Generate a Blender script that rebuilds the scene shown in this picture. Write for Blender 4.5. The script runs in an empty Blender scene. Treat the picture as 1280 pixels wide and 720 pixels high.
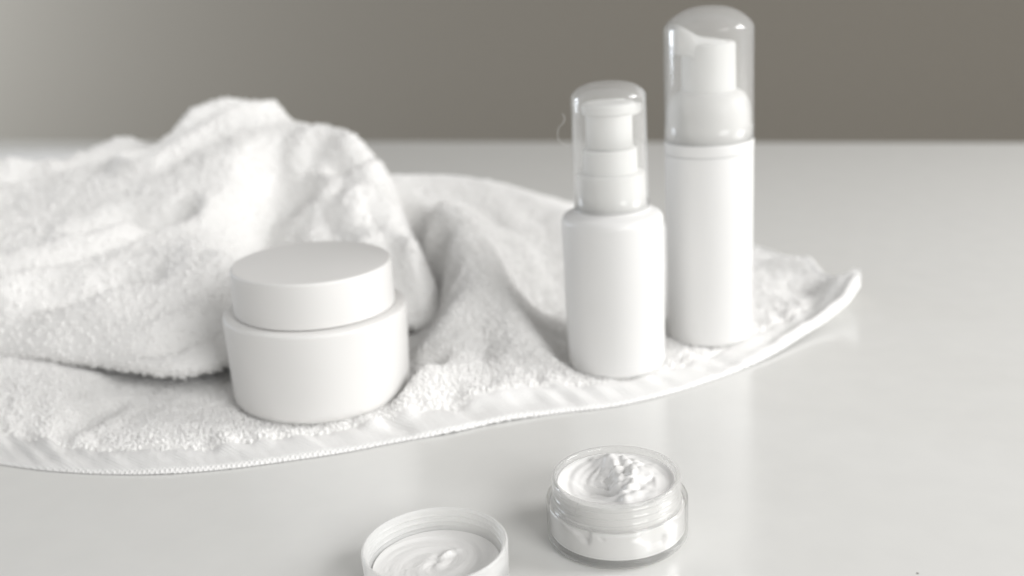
import bpy, math, random
import numpy as np
from mathutils import Vector, Matrix, noise

R = math.radians
CM = 0.01                      # everything below is given in centimetres
scene = bpy.context.scene
col = scene.collection

# ------------------------------------------------------------------ camera
PITCH, ROLL, CAM_H = R(17.5), R(3.7), 18.0
fw = Vector((0, math.cos(PITCH), -math.sin(PITCH)))
u0 = Vector((0, math.sin(PITCH), math.cos(PITCH)))
right = math.cos(ROLL) * Vector((1, 0, 0)) - math.sin(ROLL) * u0
up = math.cos(ROLL) * u0 + math.sin(ROLL) * Vector((1, 0, 0))
cam_data = bpy.data.cameras.new('camera')
cam = bpy.data.objects.new('camera', cam_data)
col.objects.link(cam)
m = Matrix((right, up, -fw)).transposed().to_4x4()
m.translation = Vector((0, 0, CAM_H * CM))
cam.matrix_world = m
cam_data.sensor_width = 36.0
cam_data.lens = 36.0 * 1300.0 / 1280.0
cam_data.clip_start = 0.01
cam_data.clip_end = 50.0
cam_data.dof.use_dof = True
cam_data.dof.focus_distance = 0.345
cam_data.dof.aperture_fstop = 6.6
cam_data.dof.aperture_blades = 0
scene.camera = cam

# ------------------------------------------------------------------ light
world = bpy.data.worlds.new('World')
scene.world = world
world.use_nodes = True
bg = world.node_tree.nodes['Background']
bg.inputs['Color'].default_value = (1.0, 0.99, 0.975, 1)
bg.inputs['Strength'].default_value = 0.31


def area(name, loc, target, sx, sy, power, color):
    d = bpy.data.lights.new(name, 'AREA')
    d.shape = 'RECTANGLE'
    d.size, d.size_y = sx * CM, sy * CM
    d.energy = power
    d.color = color
    o = bpy.data.objects.new(name, d)
    col.objects.link(o)
    o.location = Vector(loc) * CM
    o.rotation_euler = (Vector(target) - Vector(loc)).to_track_quat('-Z', 'Y').to_euler()
    return o


area('window_light', (112, 32, 62), (0, 38, 2), 52, 56, 7.9, (1.0, 0.992, 0.985))
area('room_fill_light', (88, -92, 72), (0, 45, 3), 70, 60, 12.0, (1.0, 0.995, 0.985))
area('wall_fill_light', (-235, 200, 50), (-10, 290, 60), 100, 100, 25.0, (0.84, 0.91, 1.0))  # unseen lamp added to brighten the wall towards the left

scene.view_settings.view_transform = 'Standard'
scene.view_settings.look = 'None'
scene.view_settings.exposure = 0.40
scene.view_settings.gamma = 1.0
scene.render.engine = 'CYCLES'
scene.cycles.max_bounces = 14
scene.cycles.transmission_bounces = 12
scene.cycles.transparent_max_bounces = 12
scene.cycles.diffuse_bounces = 5
scene.cycles.use_denoising = True


# ------------------------------------------------------------------ helpers
def link_mesh(name, verts, faces, mat, parent=None, loc=(0, 0, 0), smooth=True, kind=None):
    """verts in centimetres, local to loc (centimetres)."""
    me = bpy.data.meshes.new(name)
    me.from_pydata([(v[0] * CM, v[1] * CM, v[2] * CM) for v in verts], [], faces)
    me.materials.append(mat)
    if smooth:
        me.polygons.foreach_set('use_smooth', [True] * len(me.polygons))
    me.update()
    o = bpy.data.objects.new(name, me)
    col.objects.link(o)
    o.location = (loc[0] * CM, loc[1] * CM, loc[2] * CM)
    if parent is not None:
        o.parent = parent
    if kind:
        o['kind'] = kind
    return o


def thing(name, label, cat, loc, tilt=(0, 0, 0), group=None):
    o = bpy.data.objects.new(name, None)
    o.empty_display_size = 0.01
    col.objects.link(o)
    o.location = Vector(loc) * CM
    o.rotation_euler = tilt
    o['label'] = label
    o['category'] = cat
    if group:
        o['group'] = group
    return o


def rounded(profile, radii, steps=6):
    """round the corners of an (r, z) polyline."""
    out = []
    n = len(profile)
    for i, p in enumerate(profile):
        rad = radii[i] if i < len(radii) else 0
        if i in (0, n - 1) or rad <= 0:
            out.append(p)
            continue
        a, b, c = np.array(profile[i - 1], float), np.array(p, float), np.array(profile[i + 1], float)
        d1, d2 = a - b, c - b
        l1, l2 = np.linalg.norm(d1), np.linalg.norm(d2)
        t = min(rad, l1 * .49, l2 * .49)
        p1, p2 = b + d1 / l1 * t, b + d2 / l2 * t
        for k in range(steps + 1):
            s = k / steps
            q = (1 - s) ** 2 * p1 + 2 * s * (1 - s) * b + s * s * p2
            out.append((float(q[0]), float(q[1])))
    return out


def lathe(name, profile, mat, parent, seg=96, closed=False, wobble=None, loc=(0, 0, 0), kind=None):
    """revolve an (r, z) profile; r == 0 ends become poles. wobble(angle, r, z) -> (r, z)."""
    verts, rings = [], []
    for (r, z) in profile:
        if r <= 1e-6:
            rings.append([len(verts)])
            verts.append((0, 0, z))
        else:
            ring = []
            for k in range(seg):
                a = 2 * math.pi * k / seg
                rr, zz = wobble(a, r, z) if wobble else (r, z)
                ring.append(len(verts))
                verts.append((rr * math.cos(a), rr * math.sin(a), zz))
            rings.append(ring)
    faces = []
    pairs = list(zip(rings[:-1], rings[1:]))
    if closed:
        pairs.append((rings[-1], rings[0]))
    for A, B in pairs:
        if len(A) == 1 and len(B) == 1:
            continue
        if len(A) == 1:
            faces += [(A[0], B[(k + 1) % seg], B[k]) for k in range(seg)]
        elif len(B) == 1:
            faces += [(A[k], A[(k + 1) % seg], B[0]) for k in range(seg)]
        else:
            faces += [(A[k], A[(k + 1) % seg], B[(k + 1) % seg], B[k]) for k in range(seg)]
    return link_mesh(name, verts, faces, mat, parent, loc=loc, kind=kind)


def fractal(x, y, z=0.0, oct_=4):
    return noise.fractal(Vector((x, y, z)), 1.0, 2.0, oct_)


# ------------------------------------------------------------------ materials
def new_mat(name):
    mt = bpy.data.materials.new(name)
    mt.use_nodes = True
    nt = mt.node_tree
    return mt, nt, nt.nodes['Principled BSDF']


def add_noise_bump(nt, b, scale, strength, dist, detail=4):
    tc = nt.nodes.new('ShaderNodeTexCoord')
    n = nt.nodes.new('ShaderNodeTexNoise')
    n.inputs['Scale'].default_value = scale
    n.inputs['Detail'].default_value = detail
    bp = nt.nodes.new('ShaderNodeBump')
    bp.inputs['Strength'].default_value = strength
    bp.inputs['Distance'].default_value = dist
    nt.links.new(tc.outputs['Object'], n.inputs['Vector'])
    nt.links.new(n.outputs['Fac'], bp.inputs['Height'])
    nt.links.new(bp.outputs['Normal'], b.inputs['Normal'])
    return n


def ramp_color(nt, fac, c0, c1, sock, lo=0.3, hi=0.7):
    r = nt.nodes.new('ShaderNodeValToRGB')
    r.color_ramp.elements[0].position = lo
    r.color_ramp.elements[1].position = hi
    r.color_ramp.elements[0].color = (*c0, 1)
    r.color_ramp.elements[1].color = (*c1, 1)
    nt.links.new(fac, r.inputs['Fac'])
    nt.links.new(r.outputs['Color'], sock)


def plastic(name, c, rough, sss=0.0, bump=0.15):
    mt, nt, b = new_mat(name)
    n = add_noise_bump(nt, b, 900, bump, 0.00004)
    tc = nt.nodes.new('ShaderNodeTexCoord')
    n2 = nt.nodes.new('ShaderNodeTexNoise')
    n2.inputs['Scale'].default_value = 22
    nt.links.new(tc.outputs['Object'], n2.inputs['Vector'])
    ramp_color(nt, n2.outputs['Fac'], [v * .97 for v in c], c, b.inputs['Base Color'])
    b.inputs['Roughness'].default_value = rough
    if sss:
        b.inputs['Subsurface Weight'].default_value = sss
        b.inputs['Subsurface Radius'].default_value = (1, .95, .9)
        b.inputs['Subsurface Scale'].default_value = 0.004
    return mt


M_matte = plastic('matte_white_plastic', (.80, .792, .778), .5, .1)
M_body = plastic('satin_white_plastic', (.79, .787, .778), .42, .15)
M_pump = plastic('white_pump_plastic', (.86, .86, .85), .5, .15)

# clear moulded plastic, very slightly milky
def thin_mat(name, milky, rough=0.06, milk=(.92, .92, .91), tint=.99):
    """thin moulded wall: lets light straight through, mirrors at grazing angles, faintly milky"""
    mt, nt, b = new_mat(name)
    nt.nodes.remove(b)
    N, L = nt.nodes.new, nt.links.new
    tp = N('ShaderNodeBsdfTransparent')
    tp.inputs['Color'].default_value = (tint, tint, tint * .998, 1)
    gl = N('ShaderNodeBsdfGlossy')
    gl.inputs['Roughness'].default_value = rough
    lw = N('ShaderNodeLayerWeight')
    lw.inputs['Blend'].default_value = .5
    pw = N('ShaderNodeMath')
    pw.operation = 'POWER'
    pw.inputs[1].default_value = 2.4
    L(lw.outputs['Facing'], pw.inputs[0])
    fr = N('ShaderNodeMath')
    fr.operation = 'MULTIPLY_ADD'
    fr.inputs[1].default_value = .75
    fr.inputs[2].default_value = .035
    L(pw.outputs[0], fr.inputs[0])
    mx = N('ShaderNodeMixShader')
    L(fr.outputs[0], mx.inputs['Fac'])
    L(tp.outputs[0], mx.inputs[1])
    L(gl.outputs[0], mx.inputs[2])
    df, tl = N('ShaderNodeBsdfDiffuse'), N('ShaderNodeBsdfTranslucent')
    df.inputs['Color'].default_value = (*milk, 1)
    tl.inputs['Color'].default_value = (*milk, 1)
    m0 = N('ShaderNodeMixShader')
    m0.inputs['Fac'].default_value = .5
    L(df.outputs[0], m0.inputs[1])
    L(tl.outputs[0], m0.inputs[2])
    m1 = N('ShaderNodeMixShader')
    m1.inputs['Fac'].default_value = milky
    L(mx.outputs[0], m1.inputs[1])
    L(m0.outputs[0], m1.inputs[2])
    L(m1.outputs[0], nt.nodes['Material Output'].inputs['Surface'])
    return mt


M_cap = thin_mat('clear_cap_plastic', .16, .10)
M_acrylic = thin_mat('clear_acrylic_wall', .03, .02)
M_base = thin_mat('clear_acrylic_base', .36, .03)
M_neck = thin_mat('clear_neck_acrylic', .26, .04)
M_frost = thin_mat('frosted_lid_plastic', .66, .25, (.95, .95, .94))

M_cream, nt, b = new_mat('white_cream')
b.inputs['Base Color'].default_value = (.84, .835, .825, 1)
b.inputs['Roughness'].default_value = .28
add_noise_bump(nt, b, 300, .12, .0001)

M_terry, nt, b = new_mat('white_terry_cotton')
b.inputs['Base Color'].default_value = (.88, .875, .862, 1)
b.inputs['Roughness'].default_value = 1.0
b.inputs['Sheen Weight'].default_value = .25
b.inputs['Sheen Roughness'].default_value = .5
add_noise_bump(nt, b, 700, .5, .0006)

M_pile, nt, b = new_mat('white_cotton_pile')
b.inputs['Base Color'].default_value = (.98, .976, .966, 1)
b.inputs['Roughness'].default_value = 1.0
b.inputs['Sheen Weight'].default_value = .3

# flat woven hem with a fine diagonal twill
M_weave, nt, b = new_mat('white_woven_hem')
b.inputs['Base Color'].default_value = (.90, .897, .886, 1)
b.inputs['Roughness'].default_value = .95
tc = nt.nodes.new('ShaderNodeTexCoord')
mp = nt.nodes.new('ShaderNodeMapping')
mp.inputs['Rotation'].default_value = (0, 0, R(38))
wv = nt.nodes.new('ShaderNodeTexWave')
wv.inputs['Scale'].default_value = 210
wv.inputs['Distortion'].default_value = .8
wv.inputs['Detail'].default_value = 2
mp2 = nt.nodes.new('ShaderNodeMapping')
mp2.inputs['Rotation'].default_value = (0, 0, R(-50))
wv2 = nt.nodes.new('ShaderNodeTexWave')
wv2.inputs['Scale'].default_value = 240
wv2.inputs['Distortion'].default_value = .6
mu = nt.nodes.new('ShaderNodeMath')
mu.operation = 'MULTIPLY'
bp = nt.nodes.new('ShaderNodeBump')
bp.inputs['Strength'].default_value = .8
bp.inputs['Distance'].default_value = .0004
nt.links.new(tc.outputs['Object'], mp.inputs[0])
nt.links.new(tc.outputs['Object'], mp2.inputs[0])
nt.links.new(mp.outputs[0], wv.inputs[0])
nt.links.new(mp2.outputs[0], wv2.inputs[0])
nt.links.new(wv.outputs['Fac'], mu.inputs[0])
nt.links.new(wv2.outputs['Fac'], mu.inputs[1])
nt.links.new(mu.outputs[0], bp.inputs['Height'])
nt.links.new(bp.outputs[0], b.inputs['Normal'])

M_table, nt, b = new_mat('white_lacquered_tabletop')
b.inputs['Roughness'].default_value = .2
b.inputs['IOR'].default_value = 1.6
n = add_noise_bump(nt, b, 60, .03, .0004, 2)
ramp_color(nt, n.outputs['Fac'], (.755, .755, .738), (.775, .775, .757), b.inputs['Base Color'])

M_wall, nt, b = new_mat('taupe_painted_wall')
b.inputs['Roughness'].default_value = .9
n = add_noise_bump(nt, b, 140, .2, .001)
ramp_color(nt, n.outputs['Fac'], (.288, .262, .220), (.318, .290, .246), b.inputs['Base Color'])

M_floor, nt, b = new_mat('grey_floor')
b.inputs['Roughness'].default_value = .6
n = add_noise_bump(nt, b, 12, .1, .001)
ramp_color(nt, n.outputs['Fac'], (.30, .285, .265), (.36, .345, .32), b.inputs['Base Color'])

# ------------------------------------------------------------------ setting
# the far edge of the table runs from EL to ER (seen slightly askew)
EL, ER = np.array((-63.95, 133.41)), np.array((45.54, 89.76))
ed = (ER - EL) / np.linalg.norm(ER - EL)
en = np.array((-ed[1], ed[0]))            # away from the camera
ang = math.atan2(ed[1], ed[0])


def slab(name, half_len, depth, thick, bev, mat, loc, top):
    pts = []
    # cross-section from the far edge (local y = 0) towards the viewer (-y)
    sec = rounded([(-depth, top - thick), (-depth, top), (0, top), (0, top - thick)], [0, bev, bev, 0], 5)
    xs = [-half_len, half_len]
    verts = [(x, s[0], s[1]) for x in xs for s in sec]
    n = len(sec)
    faces = [(i, i + 1, n + i + 1, n + i) for i in range(n - 1)] + [(n - 1, 0, n, 2 * n - 1)]
    faces += [tuple(range(n - 1, -1, -1)), tuple(range(n, 2 * n))]
    o = link_mesh(name, verts, faces, mat, None, loc=loc, smooth=False, kind='structure')
    o.rotation_euler = (0, 0, ang)
    return o


mid = (EL + ER) / 2
slab('tabletop', 210, 210, 3.0, .25, M_table, (mid[0], mid[1], 0), 0.0)
wc = mid + en * 95
w = link_mesh('wall', [(-500, 0, -76), (500, 0, -76), (500, 0, 260), (-500, 0, 260),
                       (-500, 12, -76), (500, 12, -76), (500, 12, 260), (-500, 12, 260)],
              [(0, 1, 2, 3), (5, 4, 7, 6), (4, 0, 3, 7), (1, 5, 6, 2), (3, 2, 6, 7), (4, 5, 1, 0)],
              M_wall, None, loc=(wc[0], wc[1], 0), smooth=False, kind='structure')
w.rotation_euler = (0, 0, ang)
link_mesh('floor', [(-600, -400, -76), (600, -400, -76), (600, 500, -76), (-600, 500, -76)],
          [(0, 1, 2, 3)], M_floor, None, smooth=False, kind='structure')

# ------------------------------------------------------------------ towel
HEM_FRONT = [(-33.30,44.33,0.12), (-26.53,40.67,0.12), (-22.47,38.61,0.12), (-20.88,37.96,0.12), (-18.60,37.10,0.12), (-16.19,36.50,0.12), (-13.93,36.19,0.12), (-11.48,36.24,0.12), (-9.39,36.55,0.12), (-6.97,37.03,0.12), (-4.83,37.67,0.14), (-2.93,38.15,0.20), (-1.00,38.84,0.20), (1.65,39.40,0.12), (3.66,39.65,0.12), (6.13,40.50,0.12), (8.82,42.00,0.12), (11.40,43.87,0.15), (13.89,46.19,0.30), (16.01,48.08,0.60), (17.55,49.65,0.90)]
HEM_BACK = [(-115.21,144.75,1.00), (-79.27,125.24,1.00), (-58.56,121.58,0.30), (-37.50,113.83,0.30), (-18.12,102.19,0.30), (-11.10,88.69,0.80), (-6.14,78.18,2.60), (-2.87,71.75,3.40), (0.43,71.01,2.60), (4.54,70.64,1.50), (8.88,67.87,0.80), (12.67,65.20,0.40), (15.08,61.23,0.40), (16.53,56.83,0.50), (17.34,53.59,0.70), (18.19,51.78,1.10)]
LOWER = [(-33.30,44.33,0.12), (-26.53,40.67,0.12), (-22.47,38.61,0.12), (-20.88,37.96,0.12), (-18.60,37.10,0.12), (-16.19,36.50,0.12), (-13.93,36.19,0.12), (-11.48,36.24,0.12), (-9.39,36.55,0.12), (-6.97,37.03,0.12), (-4.83,37.67,0.14), (-2.93,38.15,0.20), (-1.00,38.84,0.20), (1.65,39.40,0.12), (3.66,39.65,0.12), (6.13,40.50,0.12), (8.82,42.00,0.12), (11.40,43.87,0.15), (13.89,46.19,0.30), (16.01,48.08,0.60), (17.55,49.65,0.90), (-115.21,144.75,1.00), (-79.27,125.24,1.00), (-58.56,121.58,0.30), (-37.50,113.83,0.30), (-18.12,102.19,0.30), (-11.10,88.69,0.80), (-6.14,78.18,2.60), (-2.87,71.75,3.40), (0.43,71.01,2.60), (4.54,70.64,1.50), (8.88,67.87,0.80), (12.67,65.20,0.40), (15.08,61.23,0.40), (16.53,56.83,0.50), (17.34,53.59,0.70), (18.19,51.78,1.10), (-29.41,42.14,1.60), (-28.45,45.70,2.00), (-25.53,44.00,1.30), (-22.45,41.94,1.20), (-20.10,41.34,1.30), (-19.16,41.87,1.00), (-18.53,45.29,0.35), (-18.46,41.83,0.40), (-23.78,45.13,1.70), (-20.71,43.88,1.60), (-19.33,43.90,1.30), (-18.07,42.95,0.45), (-20.45,40.05,0.25), (-24.08,40.66,0.40), (-18.36,45.92,0.40), (-15.24,40.70,0.50), (-14.18,44.38,0.35), (-14.48,38.06,0.25), (-11.44,38.88,0.35), (-8.10,38.38,0.35), (-11.13,42.07,0.35), (-8.69,43.28,0.35), (-5.24,42.89,0.35), (-9.52,48.73,0.35), (-12.63,49.31,0.35), (-6.36,47.06,0.35), (-4.78,46.64,0.40), (-3.78,42.72,0.70), (1.74,40.56,0.40), (-4.93,38.98,0.20), (-18.97,71.53,0.30), (-27.36,63.72,0.30), (-38.88,66.26,0.30), (1.94,43.79,0.45), (2.99,41.28,0.45), (4.58,44.65,0.40), (5.00,48.32,0.35), (2.19,47.70,0.35), (6.29,43.77,0.35), (9.44,47.33,0.40), (10.18,51.02,0.35), (10.82,46.08,0.35), (7.87,44.49,0.35), (12.91,53.20,0.35), (15.39,52.83,0.30), (13.60,49.34,0.25), (16.56,52.42,0.35), (12.19,58.02,0.35), (7.64,58.90,0.40), (6.66,51.74,0.35), (-5.45,59.30,5.28), (-6.60,59.50,5.55), (-7.57,62.00,5.91), (-5.40,62.50,5.72), (-3.49,63.00,5.44), (-1.31,62.50,4.91), (0.61,62.00,4.34), (-3.42,61.00,5.26), (-1.55,61.50,4.79), (0.30,60.00,3.93), (1.03,55.50,2.76), (0.04,53.00,1.96), (1.84,55.50,1.31), (2.52,59.00,2.19), (0.98,51.50,0.60), (-1.16,57.50,3.30), (3.17,61.00,3.11), (-5.86,57.50,4.32), (-3.86,55.20,5.15), (-2.87,51.60,4.47), (-1.45,48.70,3.36), (-0.63,47.60,2.71), (0.07,46.30,2.13), (0.74,44.90,1.48), (1.37,43.30,1.03), (-1.74,55.78,5.00), (-1.00,52.30,3.97), (-0.05,49.48,2.36), (0.63,48.40,1.41), (1.32,46.93,0.63), (1.84,45.38,0.40), (2.30,43.67,0.40), (-2.95,49.53,2.50), (-2.78,46.46,2.35), (-3.11,43.92,2.10), (-3.68,41.38,1.80), (-4.31,40.31,1.15), (-4.61,48.74,0.35), (-5.03,46.29,0.35), (-5.43,43.86,0.35), (-5.08,56.00,3.26), (-4.44,54.30,2.32), (-3.83,52.00,1.51), (-3.69,49.90,1.03), (-4.00,48.30,0.76), (-1.88,45.86,2.10), (-1.25,44.15,1.50), (-0.18,43.34,1.35), (-2.22,42.35,1.50), (-0.95,41.10,0.80), (-2.99,40.69,0.75), (0.79,41.83,0.75), (-4.38,49.51,0.35)]
UPPER = [(-44.37,62.00,8.23), (-33.02,62.00,7.63), (-30.13,62.00,7.69), (-28.22,62.50,7.51), (-26.46,65.00,7.72), (-24.37,68.00,8.19), (-22.55,68.50,7.45), (-20.04,67.00,10.02), (-19.31,67.00,10.43), (-17.73,66.50,9.94), (-15.55,65.00,10.45), (-13.48,64.00,9.63), (-10.87,62.50,9.00), (-9.11,61.50,8.48), (-7.63,60.00,7.88), (-6.98,58.50,7.28), (-15.84,50.50,5.25), (-17.03,48.60,4.24), (-13.69,49.50,4.56), (-14.56,46.30,3.61), (-16.98,45.50,3.26), (-19.17,45.50,3.41), (-21.84,46.80,3.74), (-24.18,47.00,3.83), (-27.23,47.20,4.17), (-25.75,51.00,4.94), (-23.54,51.60,5.04), (-21.86,54.00,5.58), (-19.86,56.00,6.07), (-17.98,57.50,6.74), (-16.03,59.50,8.05), (-21.79,67.00,7.72), (-21.61,65.50,7.66), (-21.50,67.50,8.24), (-22.27,66.00,7.67), (-21.03,63.00,7.73), (-20.71,67.00,9.04), (-24.37,66.50,8.23), (-25.08,65.50,8.04), (-25.20,56.20,6.15), (-28.35,57.50,6.50), (-24.32,59.00,7.06), (-31.55,55.00,6.41), (-37.17,50.00,5.17), (-13.31,54.60,4.86), (-12.94,52.60,3.83), (-13.38,50.00,3.35), (-11.45,58.00,5.74), (-11.08,55.00,4.61), (-8.97,56.60,5.89), (-7.39,51.60,4.81), (-10.14,56.00,6.54), (-8.35,56.00,6.87), (-7.33,54.00,5.27), (-6.47,57.60,6.05), (-5.92,55.60,5.37), (-6.14,53.60,4.85), (-5.15,52.40,4.45), (-4.76,50.80,3.80), (-4.23,49.20,3.19), (-3.84,48.00,2.39), (-10.55,59.50,7.69), (-13.05,60.50,7.67), (-8.57,58.50,7.75), (-35.50,46.44,2.60), (-26.19,45.18,2.60), (-23.33,44.56,2.60), (-20.90,43.88,2.50), (-18.49,43.12,2.40), (-16.09,42.19,2.30), (-13.91,41.81,2.30), (-12.53,42.51,2.30), (-12.18,44.82,2.20), (-10.13,47.78,2.20), (-7.24,49.66,2.20), (-4.98,50.23,1.00), (-3.51,50.50,0.30), (-4.37,53.50,1.40), (-5.31,57.50,2.40), (-6.47,61.00,2.40), (-3.19,48.00,0.10), (0.49,51.50,-2.50), (-0.37,54.50,-2.50), (-1.31,58.50,-2.50), (-2.47,62.00,-2.50), (0.81,49.00,-2.50), (-44.37,73.00,0.40), (-30.13,73.00,0.40), (-26.87,77.00,0.40), (-23.34,79.00,0.40), (-19.60,79.00,0.40), (-16.03,78.00,0.40), (-11.30,76.00,0.40), (-7.28,72.00,0.40)]
LIP = [(-37.11,48.55,1.90), (-30.53,47.37,1.90), (-27.14,46.76,1.90), (-24.19,46.12,1.90), (-21.52,45.13,1.90), (-19.04,44.35,1.80), (-16.58,43.36,1.60), (-14.34,42.94,1.50), (-13.10,43.68,1.50), (-12.47,44.90,1.60), (-10.30,48.27,1.50), (-7.35,49.91,1.40), (-4.92,49.20,0.80), (-3.40,50.73,0.50), (-0.91,54.86,0.30)]
UPPER_BACK = [(-54.39,76.00,0.30), (-42.84,76.00,0.30), (-37.42,77.00,0.30), (-31.75,78.00,0.30), (-27.45,80.00,0.30), (-23.06,80.00,0.30), (-18.90,79.00,0.30), (-13.39,77.00,0.30), (-8.95,75.00,0.30), (-3.92,72.00,0.30), (1.62,70.00,0.30)]
FIBRE = [(2.95,43.60,10.43), (2.65,43.60,10.42), (2.32,43.40,10.91), (2.36,43.30,11.19), (2.57,43.30,11.38), (2.65,43.40,11.59), (2.57,43.50,11.75)]
CREASES_UPPER = [([(-15.58,65.00), (-17.92,64.00), (-19.57,63.00), (-21.08,62.00)], 2.40, 0.80),
 ([(-27.62,63.00), (-29.37,62.50), (-31.16,62.00)], -0.50, 0.80),
 ([(-27.66,49.60), (-25.41,50.00), (-23.34,50.90), (-21.68,52.00), (-19.95,53.20), (-18.63,54.60), (-17.87,55.40)], 0.70, 0.80),
 ([(-17.52,49.00), (-19.07,48.90), (-20.72,48.00), (-22.96,47.80)], 0.40, 0.80),
 ([(-22.31,54.50), (-20.92,55.50), (-17.69,55.00)], 0.50, 0.80),
 ([(-12.79,58.50), (-13.34,56.50), (-13.28,54.30), (-12.77,52.00)], 0.80, 1.40),
 ([(-10.60,60.00), (-9.32,59.00), (-8.17,59.00)], 0.80, 0.80),
 ([(-7.49,60.00), (-8.21,58.80), (-9.09,58.50)], 0.22, 0.60),
 ([(-8.03,56.00), (-7.03,53.80), (-6.10,51.00), (-5.53,49.00)], 0.22, 0.80),
 ([(-25.61,64.00), (-24.43,65.00), (-23.49,66.00)], 0.90, 1.00),
 ([(-10.95,57.00), (-9.55,54.50), (-8.49,52.50)], 0.40, 0.90),
 ([(-25.34,44.60), (-23.11,44.40), (-20.85,44.00), (-17.89,43.60), (-15.87,44.00), (-13.95,45.00)], 0.55, 0.60)]
CREASES_LOWER = [([(-6.12,58.00), (-5.17,56.00), (-4.40,54.30), (-3.79,52.00), (-3.62,50.00)], 0.40, 0.60),
 ([(1.00,60.00), (2.61,60.50)], 0.40, 0.80),
 ([(-17.81,42.00), (-18.31,40.90), (-18.86,40.00)], 0.50, 0.50),
 ([(-1.57,46.50), (-1.40,44.40), (-1.66,42.00)], 0.25, 0.70),
 ([(-2.54,45.20), (-3.23,43.40)], 0.20, 0.60),
 ([(14.04,57.00), (15.85,56.00), (17.59,55.00)], -0.25, 0.60)]


def catmull(pts, n):
    P = np.array(pts, float)
    seg = np.r_[0, np.cumsum(np.linalg.norm(np.diff(P[:, :2], axis=0), axis=1))]
    t = np.linspace(0, seg[-1], n)
    Q = np.zeros((n, P.shape[1]))
    # cubic Hermite with finite-difference tangents
    T = np.gradient(P, seg, axis=0)
    i = np.clip(np.searchsorted(seg, t, side='right') - 1, 0, len(P) - 2)
    h = (seg[i + 1] - seg[i])
    s = ((t - seg[i]) / h)[:, None]
    h = h[:, None]
    return ((2 * s**3 - 3 * s**2 + 1) * P[i] + (s**3 - 2 * s**2 + s) * h * T[i]
            + (-2 * s**3 + 3 * s**2) * P[i + 1] + (s**3 - s**2) * h * T[i + 1])


class Spline2D:
    """thin-plate surface through scattered heights"""
    def __init__(self, pts, lam=.001):
        P = np.array(pts, float)
        _, keep = np.unique(np.round(P[:, :2], 1), axis=0, return_index=True)
        P = P[keep]
        self.xy = P[:, :2]
        n = len(P)
        K = self.k(self.xy[:, None] - self.xy[None])
        A = np.zeros((n + 3, n + 3))
        A[:n, :n] = K + lam * np.eye(n)
        A[:n, n] = 1
        A[:n, n + 1:] = self.xy
        A[n:, :n] = A[:n, n:].T
        self.w = np.linalg.solve(A, np.r_[P[:, 2], 0, 0, 0])

    @staticmethod
    def k(d):
        r2 = (d**2).sum(-1)
        # between linear and thin-plate: keeps the folds from ringing
        return -np.sqrt(r2 + .3)

    def __call__(self, X, Y):
        q = np.stack([X.ravel(), Y.ravel()], -1)
        out = np.zeros(len(q))
        for s in range(0, len(q), 20000):
            c = q[s:s + 20000]
            K = self.k(c[:, None] - self.xy[None])
            out[s:s + 20000] = K @ self.w[:-3] + self.w[-3] + c @ self.w[-2:]
        return out.reshape(X.shape)


def dist_poly(X, Y, pts):
    P = np.array(pts, float)
    best = np.full(X.shape, 1e9)
    for a, b in zip(P[:-1], P[1:]):
        d = b - a
        t = np.clip(((X - a[0]) * d[0] + (Y - a[1]) * d[1]) / (d @ d), 0, 1)
        best = np.minimum(best, np.hypot(X - a[0] - t * d[0], Y - a[1] - t * d[1]))
    return best


def crease(X, Y, h, creases):
    for pts, depth, width in creases:
        c = catmull([(p[0], p[1]) for p in pts], 14)
        d = dist_poly(X, Y, c)
        ends = np.minimum(np.hypot(X - c[0, 0], Y - c[0, 1]), np.hypot(X - c[-1, 0], Y - c[-1, 1]))
        fade = .35 + .65 * np.clip(ends / (2.2 * width), 0, 1)
        # sharp valley with softly swollen shoulders
        h = h - 1.75 * depth * fade * (1.25 * np.exp(-(d / width) ** 1.3) - .35 * np.exp(-((d - 1.7 * width) / width) ** 2))
    return h


_rng = np.random.RandomState(7)
_G = _rng.rand(256, 256)


def vnoise(X, Y, s, ox=0.0, oy=0.0):
    x, y = X / s + ox + 500, Y / s + oy + 500
    xi, yi = np.floor(x).astype(int), np.floor(y).astype(int)
    fx, fy = x - xi, y - yi
    fx, fy = fx * fx * (3 - 2 * fx), fy * fy * (3 - 2 * fy)
    g = lambda a, b_: _G[a & 255, b_ & 255]
    return ((g(xi, yi) * (1 - fx) + g(xi + 1, yi) * fx) * (1 - fy)
            + (g(xi, yi + 1) * (1 - fx) + g(xi + 1, yi + 1) * fx) * fy) * 2 - 1


def wrinkle(X, Y):
    ca, sa = math.cos(R(35)), math.sin(R(35))
    U, V = X * ca + Y * sa, -X * sa + Y * ca
    return (.16 * vnoise(U, V * 2.1, 4.5, 3.1, 7.7) + .07 * vnoise(U * 1.6, V, 1.9, 11, 5)
            + .030 * vnoise(X, Y, .8, 2, 9) + .016 * vnoise(X, Y, .35, 5, 1))


def grid_faces(nu, nv, off=0, flip=False):
    f = []
    for i in range(nu - 1):
        for j in range(nv - 1):
            a = off + i * nv + j
            q = (a, a + nv, a + nv + 1, a + 1)
            f.append(q[::-1] if flip else q)
    return f


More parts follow.
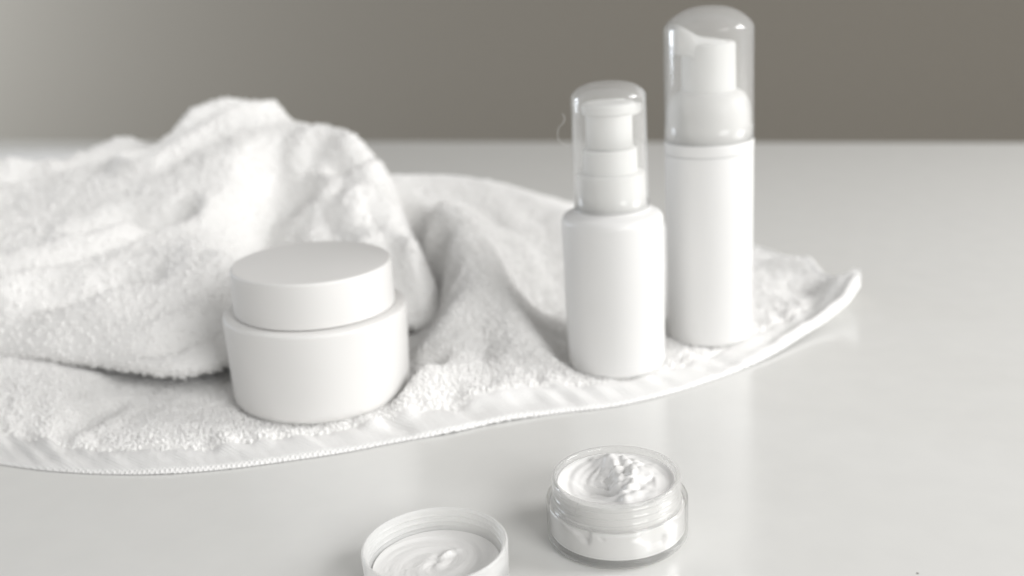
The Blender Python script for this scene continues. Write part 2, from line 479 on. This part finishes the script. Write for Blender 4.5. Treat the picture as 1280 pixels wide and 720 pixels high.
# lower layer ---------------------------------------------------------
NU, NV = 620, 330
HB = 1.75                                          # width of the woven hem
Fc, Bc = catmull(HEM_FRONT, NU), catmull(HEM_BACK, NU)
v = np.linspace(0, 1, NV)
v = .35 * v + .65 * v**1.8                         # finer near the front hem
X = Fc[:, None, 0] * (1 - v) + Bc[:, None, 0] * v
Y = Fc[:, None, 1] * (1 - v) + Bc[:, None, 1] * v
lower = Spline2D(LOWER)
H = crease(X, Y, lower(X, Y), CREASES_LOWER)
H = H + wrinkle(X, Y) * np.clip((H - .2) / 1.0, .25, 1)
d_front = dist_poly(X, Y, Fc[::6, :2])
d_back = dist_poly(X, Y, Bc[::6, :2])
arc = np.repeat(np.arange(NU)[:, None] * (60 / NU), NV, 1)
pucker = vnoise(arc * 1.0, arc * 0, .75, 4, 4)
inside = np.exp(-((d_front - HB - .1) / .55) ** 2)
H += .20 * pucker * inside * (1 + .4 * vnoise(X, Y, 3.0, 8, 8))
H += .13 * vnoise(arc + .5 * d_front, arc * 0, .62, 2, 9) * np.clip(d_front / .8, 0, 1) * np.exp(-(d_front / 2.6) ** 4)
H += .05 * vnoise(X, Y, .55, 6, 2) * np.clip((d_front - HB) / .4, 0, 1)       # lumpy pile
H += .035 * vnoise(X, Y, .28, 1, 12) * np.clip((d_front - HB) / .4, 0, 1)
H += .012 * np.sin(2 * np.pi * (.62 * arc + .78 * d_front) / .24) * np.clip((HB - d_front) / .15, 0, 1)   # twill ribs
H -= .03 * np.exp(-((d_front - HB) / .10) ** 2)              # seam between hem and pile
H += .05 * np.clip((HB - d_front) / .3, 0, 1)                # doubled cloth
H += .12 * np.exp(-((d_back - .25) / .25) ** 2)
H = np.maximum(H, .10)
# whatever stands on the towel presses it flat
for cx, cy, r, z in ((-8.58, 42.55, 3.85, .37), (4.52, 43.75, 2.2, .37), (9.36, 46.6, 2.0, .37)):
    d = np.hypot(X - cx, Y - cy)
    k = 1 / (1 + np.exp((d - r - .25) / .16))
    H = np.minimum(H, z) * k + H * (1 - k)
# the far right corner is rolled up
H += .9 * np.exp(-((X - 17.0) ** 2 + (Y - 50.8) ** 2) / 1.7) + .28 * np.exp(-((d_front - .35) / .3) ** 2) * np.clip((X - 9) / 5, 0, 1)
H -= .35 * np.exp(-((X - 15.6) ** 2 + (Y - 52.0) ** 2) / 1.2)
H = np.maximum(H, .1)
edge = np.minimum(d_front, d_back)
under = np.clip(1 - edge / .16, 0, 1)
H = np.maximum(H - .20 * (1 - np.sqrt(1 - under**2)), .03)
verts = np.stack([X, Y, H], -1).reshape(-1, 3).tolist()
faces = grid_faces(NU, NV)
dfl = d_front.reshape(-1)
dbl = d_back.reshape(-1)
nlow = len(verts)

# upper layer: the bundle folded back over the lower one --------------
MU, MV = 430, 300
Lc, Kc = catmull(LIP, MU), catmull(UPPER_BACK, MU)
upper = Spline2D(UPPER)
t = np.linspace(0, 1, MV) ** 1.35
X2 = Lc[:, None, 0] * (1 - t) + Kc[:, None, 0] * t
Y2 = Lc[:, None, 1] * (1 - t) + Kc[:, None, 1] * t
H2 = crease(X2, Y2, upper(X2, Y2), CREASES_UPPER)
H2 = H2 + 1.15 * wrinkle(X2, Y2) + .022 * vnoise(X2, Y2, .22, 3, 14) + .03 * vnoise(X2, Y2, .5, 9, 4)
dl = dist_poly(X2, Y2, Lc[::5, :2])
RAD = .5
q = np.clip(dl / 1.8, 0, 1)
q = q * q * (3 - 2 * q)
H2 = (Lc[:, None, 2] + RAD + .1 * vnoise(X2, Y2, 2.2, 1, 6)) * (1 - q) + H2 * q
q = np.clip(dl / RAD, 0, 1)
H2 = H2 - RAD * (1 - np.sqrt(1 - (1 - q) ** 2))
H2 = np.maximum(H2, -2)
# rolled underside of the lip
NR = 14
dirs = (Kc - Lc)[:, :2]
dirs /= np.linalg.norm(dirs, axis=1)[:, None]
arcX, arcY, arcZ = [], [], []
for k in range(NR, 0, -1):
    a = k / NR * R(150)
    s, c = math.sin(a), math.cos(a)
    o = RAD * (1 - math.cos(min(a, R(90)))) + (RAD * (a - R(90)) * 1.3 if a > R(90) else 0)
    arcX.append(Lc[:, 0] + dirs[:, 0] * o)
    arcY.append(Lc[:, 1] + dirs[:, 1] * o)
    arcZ.append(H2[:, 0] - RAD * min(s, 1.0) * .8 - (.25 * (a - R(90)) if a > R(90) else 0))
X2 = np.concatenate([np.array(arcX).T, X2], 1)
Y2 = np.concatenate([np.array(arcY).T, Y2], 1)
H2 = np.concatenate([np.array(arcZ).T, H2], 1)
MV += NR
# nothing dips through the table, or into the jar that stands in front
Hlow_here = .10
H2 = np.maximum(H2, Hlow_here)
verts += np.stack([X2, Y2, H2], -1).reshape(-1, 3).tolist()
faces += grid_faces(MU, MV, nlow)

towel = thing('towel', 'rumpled white terry towel heaped at the left and spread under the jar and both bottles',
              'towel', (-10, 45, 0))
loc0 = np.array((-10, 45, 0))
V = np.array(verts) - loc0
cloth = link_mesh('terry_cloth', V.tolist(), faces, M_terry, towel)
cloth.data.materials.append(M_weave)
mi = np.zeros(len(faces), dtype=np.int32)
F0 = np.array([f[0] for f in faces])
low_face = F0 < nlow
hemband = np.zeros(len(faces), bool)
idx = F0[low_face]
hemband[low_face] = (dfl[idx] < HB) | (dbl[idx] < .5)
mi[hemband] = 1
cloth.data.polygons.foreach_set('material_index', mi)
att = cloth.data.attributes.new('pile', 'FLOAT', 'POINT')
pile = np.full(len(V), .15)      # the reverse side, uppermost in the bundle, has a thinner pile
pile[:nlow] = np.clip((np.minimum(dfl - HB + .05, dbl - .45)) / .25, 0, 1)
# loops that would be hidden or far off the frame are left out
world_xy = V[:, :2] + loc0[:2]
off = (np.abs(world_xy[:, 0]) > 4 + .56 * world_xy[:, 1]) | (world_xy[:, 1] > 72)
pile[off] = 0
att.data.foreach_set('value', pile.astype(np.float32))


# pile loops of the terry, scattered by geometry nodes
def loop_nodes(source):
    ng = bpy.data.node_groups.new('terry_loops', 'GeometryNodeTree')
    ng.interface.new_socket('Geometry', in_out='OUTPUT', socket_type='NodeSocketGeometry')
    ng.interface.new_socket('Geometry', in_out='INPUT', socket_type='NodeSocketGeometry')
    N = ng.nodes.new
    L = ng.links.new
    out = N('NodeGroupOutput')
    oi = N('GeometryNodeObjectInfo')
    oi.inputs['Object'].default_value = source
    oi.transform_space = 'RELATIVE'
    na = N('GeometryNodeInputNamedAttribute')
    na.data_type = 'FLOAT'
    na.inputs['Name'].default_value = 'pile'
    mul = N('ShaderNodeMath')
    mul.operation = 'MULTIPLY'
    mul.inputs[1].default_value = 100e4            # per square metre
    ds = N('GeometryNodeDistributePointsOnFaces')
    ds.distribute_method = 'RANDOM'
    L(na.outputs[0], mul.inputs[0])
    L(mul.outputs[0], ds.inputs['Density'])
    L(oi.outputs['Geometry'], ds.inputs['Mesh'])
    # one loop: a small bent ring of yarn
    cc = N('GeometryNodeCurvePrimitiveCircle')
    cc.inputs['Resolution'].default_value = 6
    cc.inputs['Radius'].default_value = .00052
    pc = N('GeometryNodeCurvePrimitiveCircle')
    pc.inputs['Resolution'].default_value = 5
    pc.inputs['Radius'].default_value = .00021
    cm = N('GeometryNodeCurveToMesh')
    L(cc.outputs[0], cm.inputs['Curve'])
    L(pc.outputs[0], cm.inputs['Profile Curve'])
    tr = N('GeometryNodeTransform')
    tr.inputs['Rotation'].default_value = (R(80), 0, 0)
    tr.inputs['Translation'].default_value = (0, 0, .00035)
    tr.inputs['Scale'].default_value = (1, 1, 1.35)
    L(cm.outputs[0], tr.inputs['Geometry'])
    sm = N('GeometryNodeSetShadeSmooth')
    L(tr.outputs[0], sm.inputs[0])
    mt_ = N('GeometryNodeSetMaterial')
    mt_.inputs['Material'].default_value = M_pile
    L(sm.outputs[0], mt_.inputs['Geometry'])
    ip = N('GeometryNodeInstanceOnPoints')
    L(ds.outputs['Points'], ip.inputs['Points'])
    L(mt_.outputs[0], ip.inputs['Instance'])
    rr = N('FunctionNodeRandomValue')
    rr.data_type = 'FLOAT_VECTOR'
    rr.inputs[0].default_value = (-.7, -.7, 0)
    rr.inputs[1].default_value = (.7, .7, 6.283)
    ro = N('FunctionNodeRotateRotation')
    e2r = N('FunctionNodeEulerToRotation')
    ro.rotation_space = 'LOCAL'
    L(ds.outputs['Rotation'], ro.inputs[0])
    L(rr.outputs[0], e2r.inputs[0])
    L(e2r.outputs[0], ro.inputs[1])
    L(ro.outputs[0], ip.inputs['Rotation'])
    rs = N('FunctionNodeRandomValue')
    rs.data_type = 'FLOAT'
    rs.inputs[2].default_value = .6
    rs.inputs[3].default_value = 1.35
    L(rs.outputs[1], ip.inputs['Scale'])
    L(ip.outputs[0], out.inputs[0])
    return ng


me = bpy.data.meshes.new('pile_loops')
me.materials.append(M_pile)
loops = bpy.data.objects.new('pile_loops', me)
col.objects.link(loops)
loops.parent = towel
loops['kind'] = 'stuff'
md = loops.modifiers.new('loops', 'NODES')
md.node_group = loop_nodes(cloth)

# ------------------------------------------------------------------ cream jar
jar = thing('cream_jar', 'closed squat white cosmetic jar with a wide flat lid standing on the towel', 'jar',
            (-8.58, 42.55, .38), (0, R(1.6), 0))
lathe('jar_body', rounded([(0, 0), (3.80, 0), (3.90, 4.0), (3.5, 4.01), (3.2, 4.01), (3.2, 4.2), (0, 4.2)],
                          [0, .55, .32, .02, .05, 0], 10), M_matte, jar, 128)
lathe('lid', rounded([(3.20, 4.06), (3.41, 4.06), (3.375, 5.98), (0, 6.0)], [0, .05, .14], 8), M_matte, jar, 128)

# ------------------------------------------------------------------ pump bottle
def cap_shell(name, r0_, r1_, z0, z1, dome, th, mat, parent, corner=.16, flat=.5):
    out = [(r0_, z0)]
    for k in range(1, 7):
        s = k / 6
        out.append((r0_ + (r1_ - r0_) * s, z0 + (z1 - z0) * s))
    # rounded shoulder running into a shallow dome
    for k in range(1, 25):
        q_ = math.cos(k / 24 * R(90)) if k < 24 else 0.0
        out.append((r1_ * q_, z1 + dome * (1 - q_ ** corner) ** flat))
    inner = []
    for (r, z) in out[:-1]:
        f = (z - z1) / dome if z > z1 else 0
        inner.append((max(r - th * (1 - .3 * f), .01), z - th * f))
    inner.append((0.0, z1 + dome - th))
    prof = out + inner[::-1]
    return lathe(name, prof, mat, parent, 96, closed=True)


pb = thing('pump_bottle', 'shorter round-shouldered white pump bottle under a clear domed cap', 'bottle',
           (4.52, 43.75, .38))
lathe('bottle_body', rounded([(0, 0), (2.16, 0), (2.2, 6.9), (1.62, 7.12), (1.55, 7.3), (0, 7.3)],
                             [0, .3, .75, .1, 0], 10), M_body, pb, 96)
lathe('collar', rounded([(1.3, 7.1), (1.49, 7.12), (1.47, 8.72), (1.2, 8.74), (0, 8.74)], [0, .05, .1, .02], 5),
      M_pump, pb, 80, wobble=lambda a, r, z: (r + (.012 * math.cos(48 * a) if 7.3 < z < 8.5 and r > 1.4 else 0), z))
lathe('actuator_ring', rounded([(0, 8.7), (1.16, 8.74), (1.15, 9.74), (1.0, 9.78), (0, 9.78)], [0, .03, .08, .02], 5),
      M_pump, pb, 64)


def pump_head(name, parent, mat, radius, z0, z1, reach, dip, angle, width, hgt, seg=64, top_slope=0.0, lip=0.0):
    """round pump button whose top sweeps out into a spout; one continuous mesh."""
    NR_ = 14
    verts, rings = [], []
    rows = [(0.0, 0), (0.04, 1), (.5, 1), (.9, 1), (1.0, .96)]
    for s, k in rows:
        ring = []
        for i in range(seg):
            a = 2 * math.pi * i / seg
            c, sn = math.cos(a), math.sin(a)
            z = z0 + (z1 - z0) * s
            rr = radius * k if k else 0.0001
            x, y = rr * c, rr * sn
            if s >= .9:
                z += -top_slope * x / radius
            ring.append(len(verts))
            verts.append([x, y, z])
        rings.append(ring)
    for j in range(1, 7):                        # dished top
        k = .96 * (1 - j / 7)
        ring = []
        for i in range(seg):
            a = 2 * math.pi * i / seg
            x, y = radius * k * math.cos(a), radius * k * math.sin(a)
            ring.append(len(verts))
            verts.append([x, y, z1 - top_slope * x / radius - dip * (1 - (k / .96) ** 2) + .02])
        rings.append(ring)
    faces = [(A[i], A[(i + 1) % seg], B[(i + 1) % seg], B[i]) for A, B in zip(rings[:-1], rings[1:]) for i in range(seg)]
    faces.append(tuple(rings[-1]))
    # spout: rounded-box section swept outwards from inside the button
    n0 = len(verts)
    ns, npf = 12, 20
    for s in range(ns + 1):
        q_ = s / ns
        L_ = radius * .2 + q_ * (reach - radius * .2)
        wz = width * (1 - .35 * q_)
        hz = hgt * (1 - .25 * q_)
        zc = z1 - hgt * .55 - top_slope * (-0) + lip * q_ * q_ + top_slope * (L_ / radius if top_slope else 0)
        e = 1.0 if s < ns else .82
        for i in range(npf):
            a = 2 * math.pi * i / npf
            sx = math.copysign(abs(math.cos(a)) ** .55, math.cos(a)) * wz / 2 * e
            sz = math.copysign(abs(math.sin(a)) ** .55, math.sin(a)) * hz / 2 * e
            verts.append([-L_, sx, zc + sz])
    for s in range(ns):
        for i in range(npf):
            a0 = n0 + s * npf
            faces.append((a0 + i, a0 + npf + i, a0 + npf + (i + 1) % npf, a0 + (i + 1) % npf))
    faces.append(tuple(n0 + ns * npf + i for i in range(npf)))
    ca, sa = math.cos(angle), math.sin(angle)
    verts = [(x * ca - y * sa, x * sa + y * ca, z) for x, y, z in verts]
    return link_mesh(name, verts, faces, mat, parent)


head = pump_head('pump_head', pb, M_pump, .98, 9.74, 11.55, 1.40, .12, R(193), .8, .6, lip=.16)
# wider finger plate on top of the button
plate = lathe('finger_plate', rounded([(0, 11.22), (1.12, 11.24), (1.16, 11.62), (.95, 11.72), (0, 11.60)],
                              [0, .08, .1, .2], 6), M_pump, head, 64)
cap_shell('cap', 1.62, 1.57, 7.2, 11.95, .60, .07, M_cap, pb, 3.0, .66)

# ------------------------------------------------------------------ foaming bottle
fb = thing('foaming_bottle', 'taller straight white foaming bottle with a spout under a clear cap, behind the shorter bottle',
           'bottle', (9.3, 46.6, .38))
lathe('bottle_body', rounded([(0, 0), (1.98, 0), (1.985, 8.81), (1.9, 8.825), (0, 8.825)], [0, .28, .06, 0], 8),
      M_body, fb, 96)
lathe('collar', rounded([(1.7, 8.84), (1.99, 8.83), (2.005, 9.35), (1.9, 9.38), (1.88, 9.45)], [0, .04, .06, .03], 6)
      + [(1.2 + .68 * math.cos(a), 10.3 + 1.25 * math.sin(a)) for a in np.linspace(0, R(88), 16)] + [(0, 11.56)], M_body, fb, 96)
fh = lathe('pump_head', rounded([(1.2, 11.45), (1.17, 13.66), (0, 13.7)], [0, .2], 8), M_pump, fb, 64)


def spout_wing(name, side, halfw, mat, parent, angle):
    """side outline (x, z) given a width that rounds off towards its faces."""
    P = np.array(side, float)
    c = P.mean(0)
    layers = [(-1.0, .90), (-.93, .955), (-.8, .99), (-.5, 1), (.5, 1), (.8, .99), (.93, .955), (1.0, .90)]
    verts, n_ = [], len(P)
    for w_, k_ in layers:
        for x, z in c + (P - c) * k_:
            taper = halfw * (1 - .28 * max(0, -x) / 1.6)
            verts.append((x * math.cos(angle) - w_ * taper * math.sin(angle), x * math.sin(angle) + w_ * taper * math.cos(angle), z))
    faces = [(a * n_ + i, a * n_ + (i + 1) % n_, (a + 1) * n_ + (i + 1) % n_, (a + 1) * n_ + i)
             for a in range(len(layers) - 1) for i in range(n_)]
    faces += [tuple(range(n_ - 1, -1, -1)), tuple(range((len(layers) - 1) * n_, len(layers) * n_))]
    return link_mesh(name, verts, faces, mat, parent)


spout_wing('spout', [(-1.58, 13.25), (-1.64, 14.3), (-1.58, 14.44), (-1.42, 14.46), (-1.1, 14.28), (-.7, 14.03), (-.3, 13.86),
                     (.2, 13.78), (.5, 13.74), (.62, 13.6), (.62, 13.0), (.5, 12.7), (-.7, 12.7), (-.98, 13.1)],
           1.0, M_pump, fh, R(3))
cap_shell('cap', 1.98, 1.96, 9.38, 14.25, .95, .07, M_cap, fb, 2.4, .74)

# ------------------------------------------------------------------ open glass jar
gj = thing('open_cream_jar', 'small open clear jar filled with swirled white cream, on the bare table', 'jar',
           (2.92, 29.85, .0), (0, 0, R(20)))
lathe('clear_base', rounded([(0, 0), (2.12, 0), (2.26, .14), (2.265, .30), (2.12, .335), (2.06, .25), (0, .24)],
                            [0, .08, .1, .05, .06, .05], 6), M_base, gj, 128)
lathe('outer_wall', rounded([(2.266, .305), (2.28, 1.38), (2.16, 1.42), (2.11, 1.26), (2.19, 1.22), (2.19, .42), (2.12, .345)],
                            [0, .05, .05, .03, .04, .05, 0], 5), M_acrylic, gj, 128)
# threaded neck rising out of the shell


def thread(a, r, z):
    if r > 1.98 and 1.34 < z < 2.04:
        ph = (z - 1.3) / .24 - a / (2 * math.pi)
        r += .042 * max(0, math.cos(2 * math.pi * ph)) ** 2
    return r, z


zs = [1.36 + .66 * k / 26 for k in range(27)]
cup = [(2.09, 1.24), (2.05, 1.30)] + [(2.03, z) for z in zs] + \
      [(2.05, 2.08), (2.04, 2.14), (1.98, 2.16), (1.91, 2.14), (1.89, 2.08), (1.89, 1.4), (1.89, 1.30), (2.09, 1.22)]
lathe('threaded_neck', cup, M_neck, gj, 128, closed=True, wobble=thread)


def swirl_top(x, y, kind):
    r = math.hypot(x, y)
    a = math.atan2(y, x)
    if kind == 'jar':
        z = 1.90 - .24 * math.exp(-((x + .85) ** 2 + (y - .1) ** 2) / .9)
        # broad strokes left by the finger, curving round the jar
        sw = fractal(2.6 * r + .5 * a + 1.7, .5 * math.cos(a) + 2, .5 * math.sin(a), 2)
        z += .07 * sw * min(1, r / .5)
        st = (x + .45) * .9 + (y + .2) * .45
        z -= .14 * math.exp(-((st + .1) / .13) ** 2 - ((y + .2) / .9) ** 2)
        z += .05 * math.sin(22 * st + 1.5 * y) * math.exp(-((x + .6) / .35) ** 2 - ((y + .2) / .9) ** 2)
        # heaped crest running front to back right of the middle
        wob = fractal(1.1 * y + 3.0, 1.1 * x, 6.0, 3)
        d = x - (.22 + .30 * math.sin(1.5 * y + .5)) + .16 * wob
        side = 1 / (1 + math.exp(-(d + .42) / .075))          # steep left flank
        fall = math.exp(-(max(0.0, d + .1) / .85) ** 2)
        lump = .28 + .20 * fractal(1.5 * x + 9, 1.8 * y, 1.5, 2) + 0.0
        z += side * fall * lump * (1 if abs(y) < 1.2 else max(0, 1.8 - abs(y)) / .6)
        # petals folded over one another
        for k, (ox, oy, rr) in enumerate(((.05, -.55, .42), (.25, .05, .5), (.30, .65, .45), (.75, -.1, .5), (.85, .6, .4))):
            q_ = math.hypot(x - ox, y - oy) + .14 * fractal(2 * x + k, 2 * y, k, 2)
            z += .085 / (1 + math.exp((q_ - rr) / .05)) - .05 * math.exp(-((q_ - rr) / .09) ** 2)
        rim = min(1, max(0, (1.88 - r) / .22))
        rim = rim * rim * (3 - 2 * rim)
        z = z * rim + 1.95 * (1 - rim)
        return min(z, 2.45)
    z = .50 + .03 * fractal(3 * r - 1.0 * a, .7 * math.sin(a), 1.0, 3) * min(1, r / .4)
    z += .045 * math.sin(8.5 * r - 1.0 * a + 1.5 * fractal(x, y, 5, 2)) * math.exp(-(r / 1.0) ** 2)
    tx, ty = x - .1, y - .35
    z += .16 * math.exp(-((tx - .28) / .32) ** 2 - ((ty - .3 * tx) / .13) ** 2) * (1 + .8 * fractal(3 * x, 3 * y, 7, 2))
    z -= .10 * math.exp(-((tx + .05) ** 2 + (ty - .02) ** 2) / .02)
    z = .40 + (z - .40) * .75
    z -= .0 / (1 + math.exp(-(r - 1.15 - .45 * fractal(1.2 * math.cos(a) + 3, 1.2 * math.sin(a), 2, 3)) / .10))
    return z


def cream_mesh(name, rad, kind, zbase, parent, side=None, NR_=110, NA=220):
    verts = [(0, 0, swirl_top(0, 0, kind))]
    faces = []
    for i in range(1, NR_ + 1):
        r = rad * i / NR_
        for k in range(NA):
            a = 2 * math.pi * k / NA
            x, y = r * math.cos(a), r * math.sin(a)
            verts.append((x, y, swirl_top(x, y, kind)))
    idx = lambda i, k: 1 + (i - 1) * NA + k % NA
    faces += [(0, idx(1, k), idx(1, k + 1)) for k in range(NA)]
    for i in range(1, NR_):
        faces += [(idx(i, k), idx(i + 1, k), idx(i + 1, k + 1), idx(i, k + 1)) for k in range(NA)]
    last = [idx(NR_, k) for k in range(NA)]
    if side:
        zt = [verts[q_][2] for q_ in last]
        M_ = 70
        for j in range(1, M_ + 1):
            s = j / M_
            ring = []
            for k in range(NA):
                a = 2 * math.pi * k / NA
                z = zt[k] * (1 - s) + zbase * s
                rr = side(a, z, s)
                ring.append(len(verts))
                verts.append((rr * math.cos(a), rr * math.sin(a), z))
            faces += [(last[k], ring[k], ring[(k + 1) % NA], last[(k + 1) % NA]) for k in range(NA)]
            last = ring
        faces.append(tuple(last[::-1]))
    return link_mesh(name, verts, faces, M_cream, parent)


def jar_side(a, z, s):
    # the cream clings to the wall except where pockets of air were left
    n_ = fractal(math.cos(a) * 1.5 + 4, math.sin(a) * 1.5, z * .9, 3)
    gap = 1 / (1 + math.exp(-(n_ - .16) / .02))
    body = 1 / (1 + math.exp((z - 1.20) / .012))
    r = 1.875 * (1 - body) + 2.17 * body
    gap *= min(1, max(0, (z - .5) / .15))
    return r - .16 * gap * body


cream_mesh('cream', 1.88, 'jar', .345, gj, jar_side)

# ------------------------------------------------------------------ upturned lid
ld = thing('jar_lid', 'upturned frosted screw lid with a smear of cream inside, cut by the bottom edge', 'lid',
           (-2.86, 27.97, .0), (0, 0, R(10)))


def lid_thread(a, r, z):
    if 1.9 < r < 2.16 and .55 < z < 1.12:
        ph = (z - .5) / .2 - a / (2 * math.pi)
        r -= .05 * max(0, math.cos(2 * math.pi * ph)) ** 2
    return r, z


zs = [.55 + .57 * k / 30 for k in range(31)]
prof = rounded([(0, 0), (2.18, 0), (2.21, .1), (2.24, 1.15), (2.20, 1.21), (2.15, 1.20), (2.13, 1.14)], [0, .05, .05, .03, .03, .02], 4)
prof += [(2.12, z) for z in zs[::-1]] + [(2.07, .46), (1.98, .40), (0, .38)]
lathe('lid_shell', prof, M_frost, ld, 128, wobble=lid_thread)
cream_mesh('cream_smear', 1.96, 'lid', .4, ld)

# ------------------------------------------------------------------ small marks
def fibre(name, pts, rad, mat):
    P = [Vector(p) for p in pts]
    verts, faces = [], []
    for i, p in enumerate(P):
        t_ = (P[min(i + 1, len(P) - 1)] - P[max(i - 1, 0)]).normalized()
        a_ = t_.orthogonal().normalized()
        b_ = t_.cross(a_)
        for k in range(5):
            an = 2 * math.pi * k / 5
            verts.append(tuple(p + rad * (math.cos(an) * a_ + math.sin(an) * b_)))
    for i in range(len(P) - 1):
        for k in range(5):
            faces.append((i * 5 + k, i * 5 + (k + 1) % 5, i * 5 + 5 + (k + 1) % 5, i * 5 + 5 + k))
    return link_mesh(name, verts, faces, mat)


lf = fibre('lint_fibre', catmull(FIBRE, 24), .006, M_pile)
lf['label'] = 'fine curled white lint fibre standing out from the left side of the short bottle cap'
lf['category'] = 'lint'

speck = []
rv = random.Random(3)
bm_v = [(.035 * math.cos(a) * (1 + .3 * rv.random()), .03 * math.sin(a), 0) for a in np.linspace(0, 2 * math.pi, 9)[:-1]]
M_dust, nt, b = new_mat('dark_dust')
b.inputs['Base Color'].default_value = (.12, .11, .10, 1)
b.inputs['Roughness'].default_value = .9
bm_v = bm_v + [(0, 0, .03)]
sp = link_mesh('dust_speck', bm_v, [(i, (i + 1) % 8, 8) for i in range(8)] + [tuple(range(7, -1, -1))], M_dust, None,
               loc=(11.41, 26.53, .005))
sp['label'] = 'tiny dark speck of dust on the bare tabletop at lower right'
sp['category'] = 'dust speck'
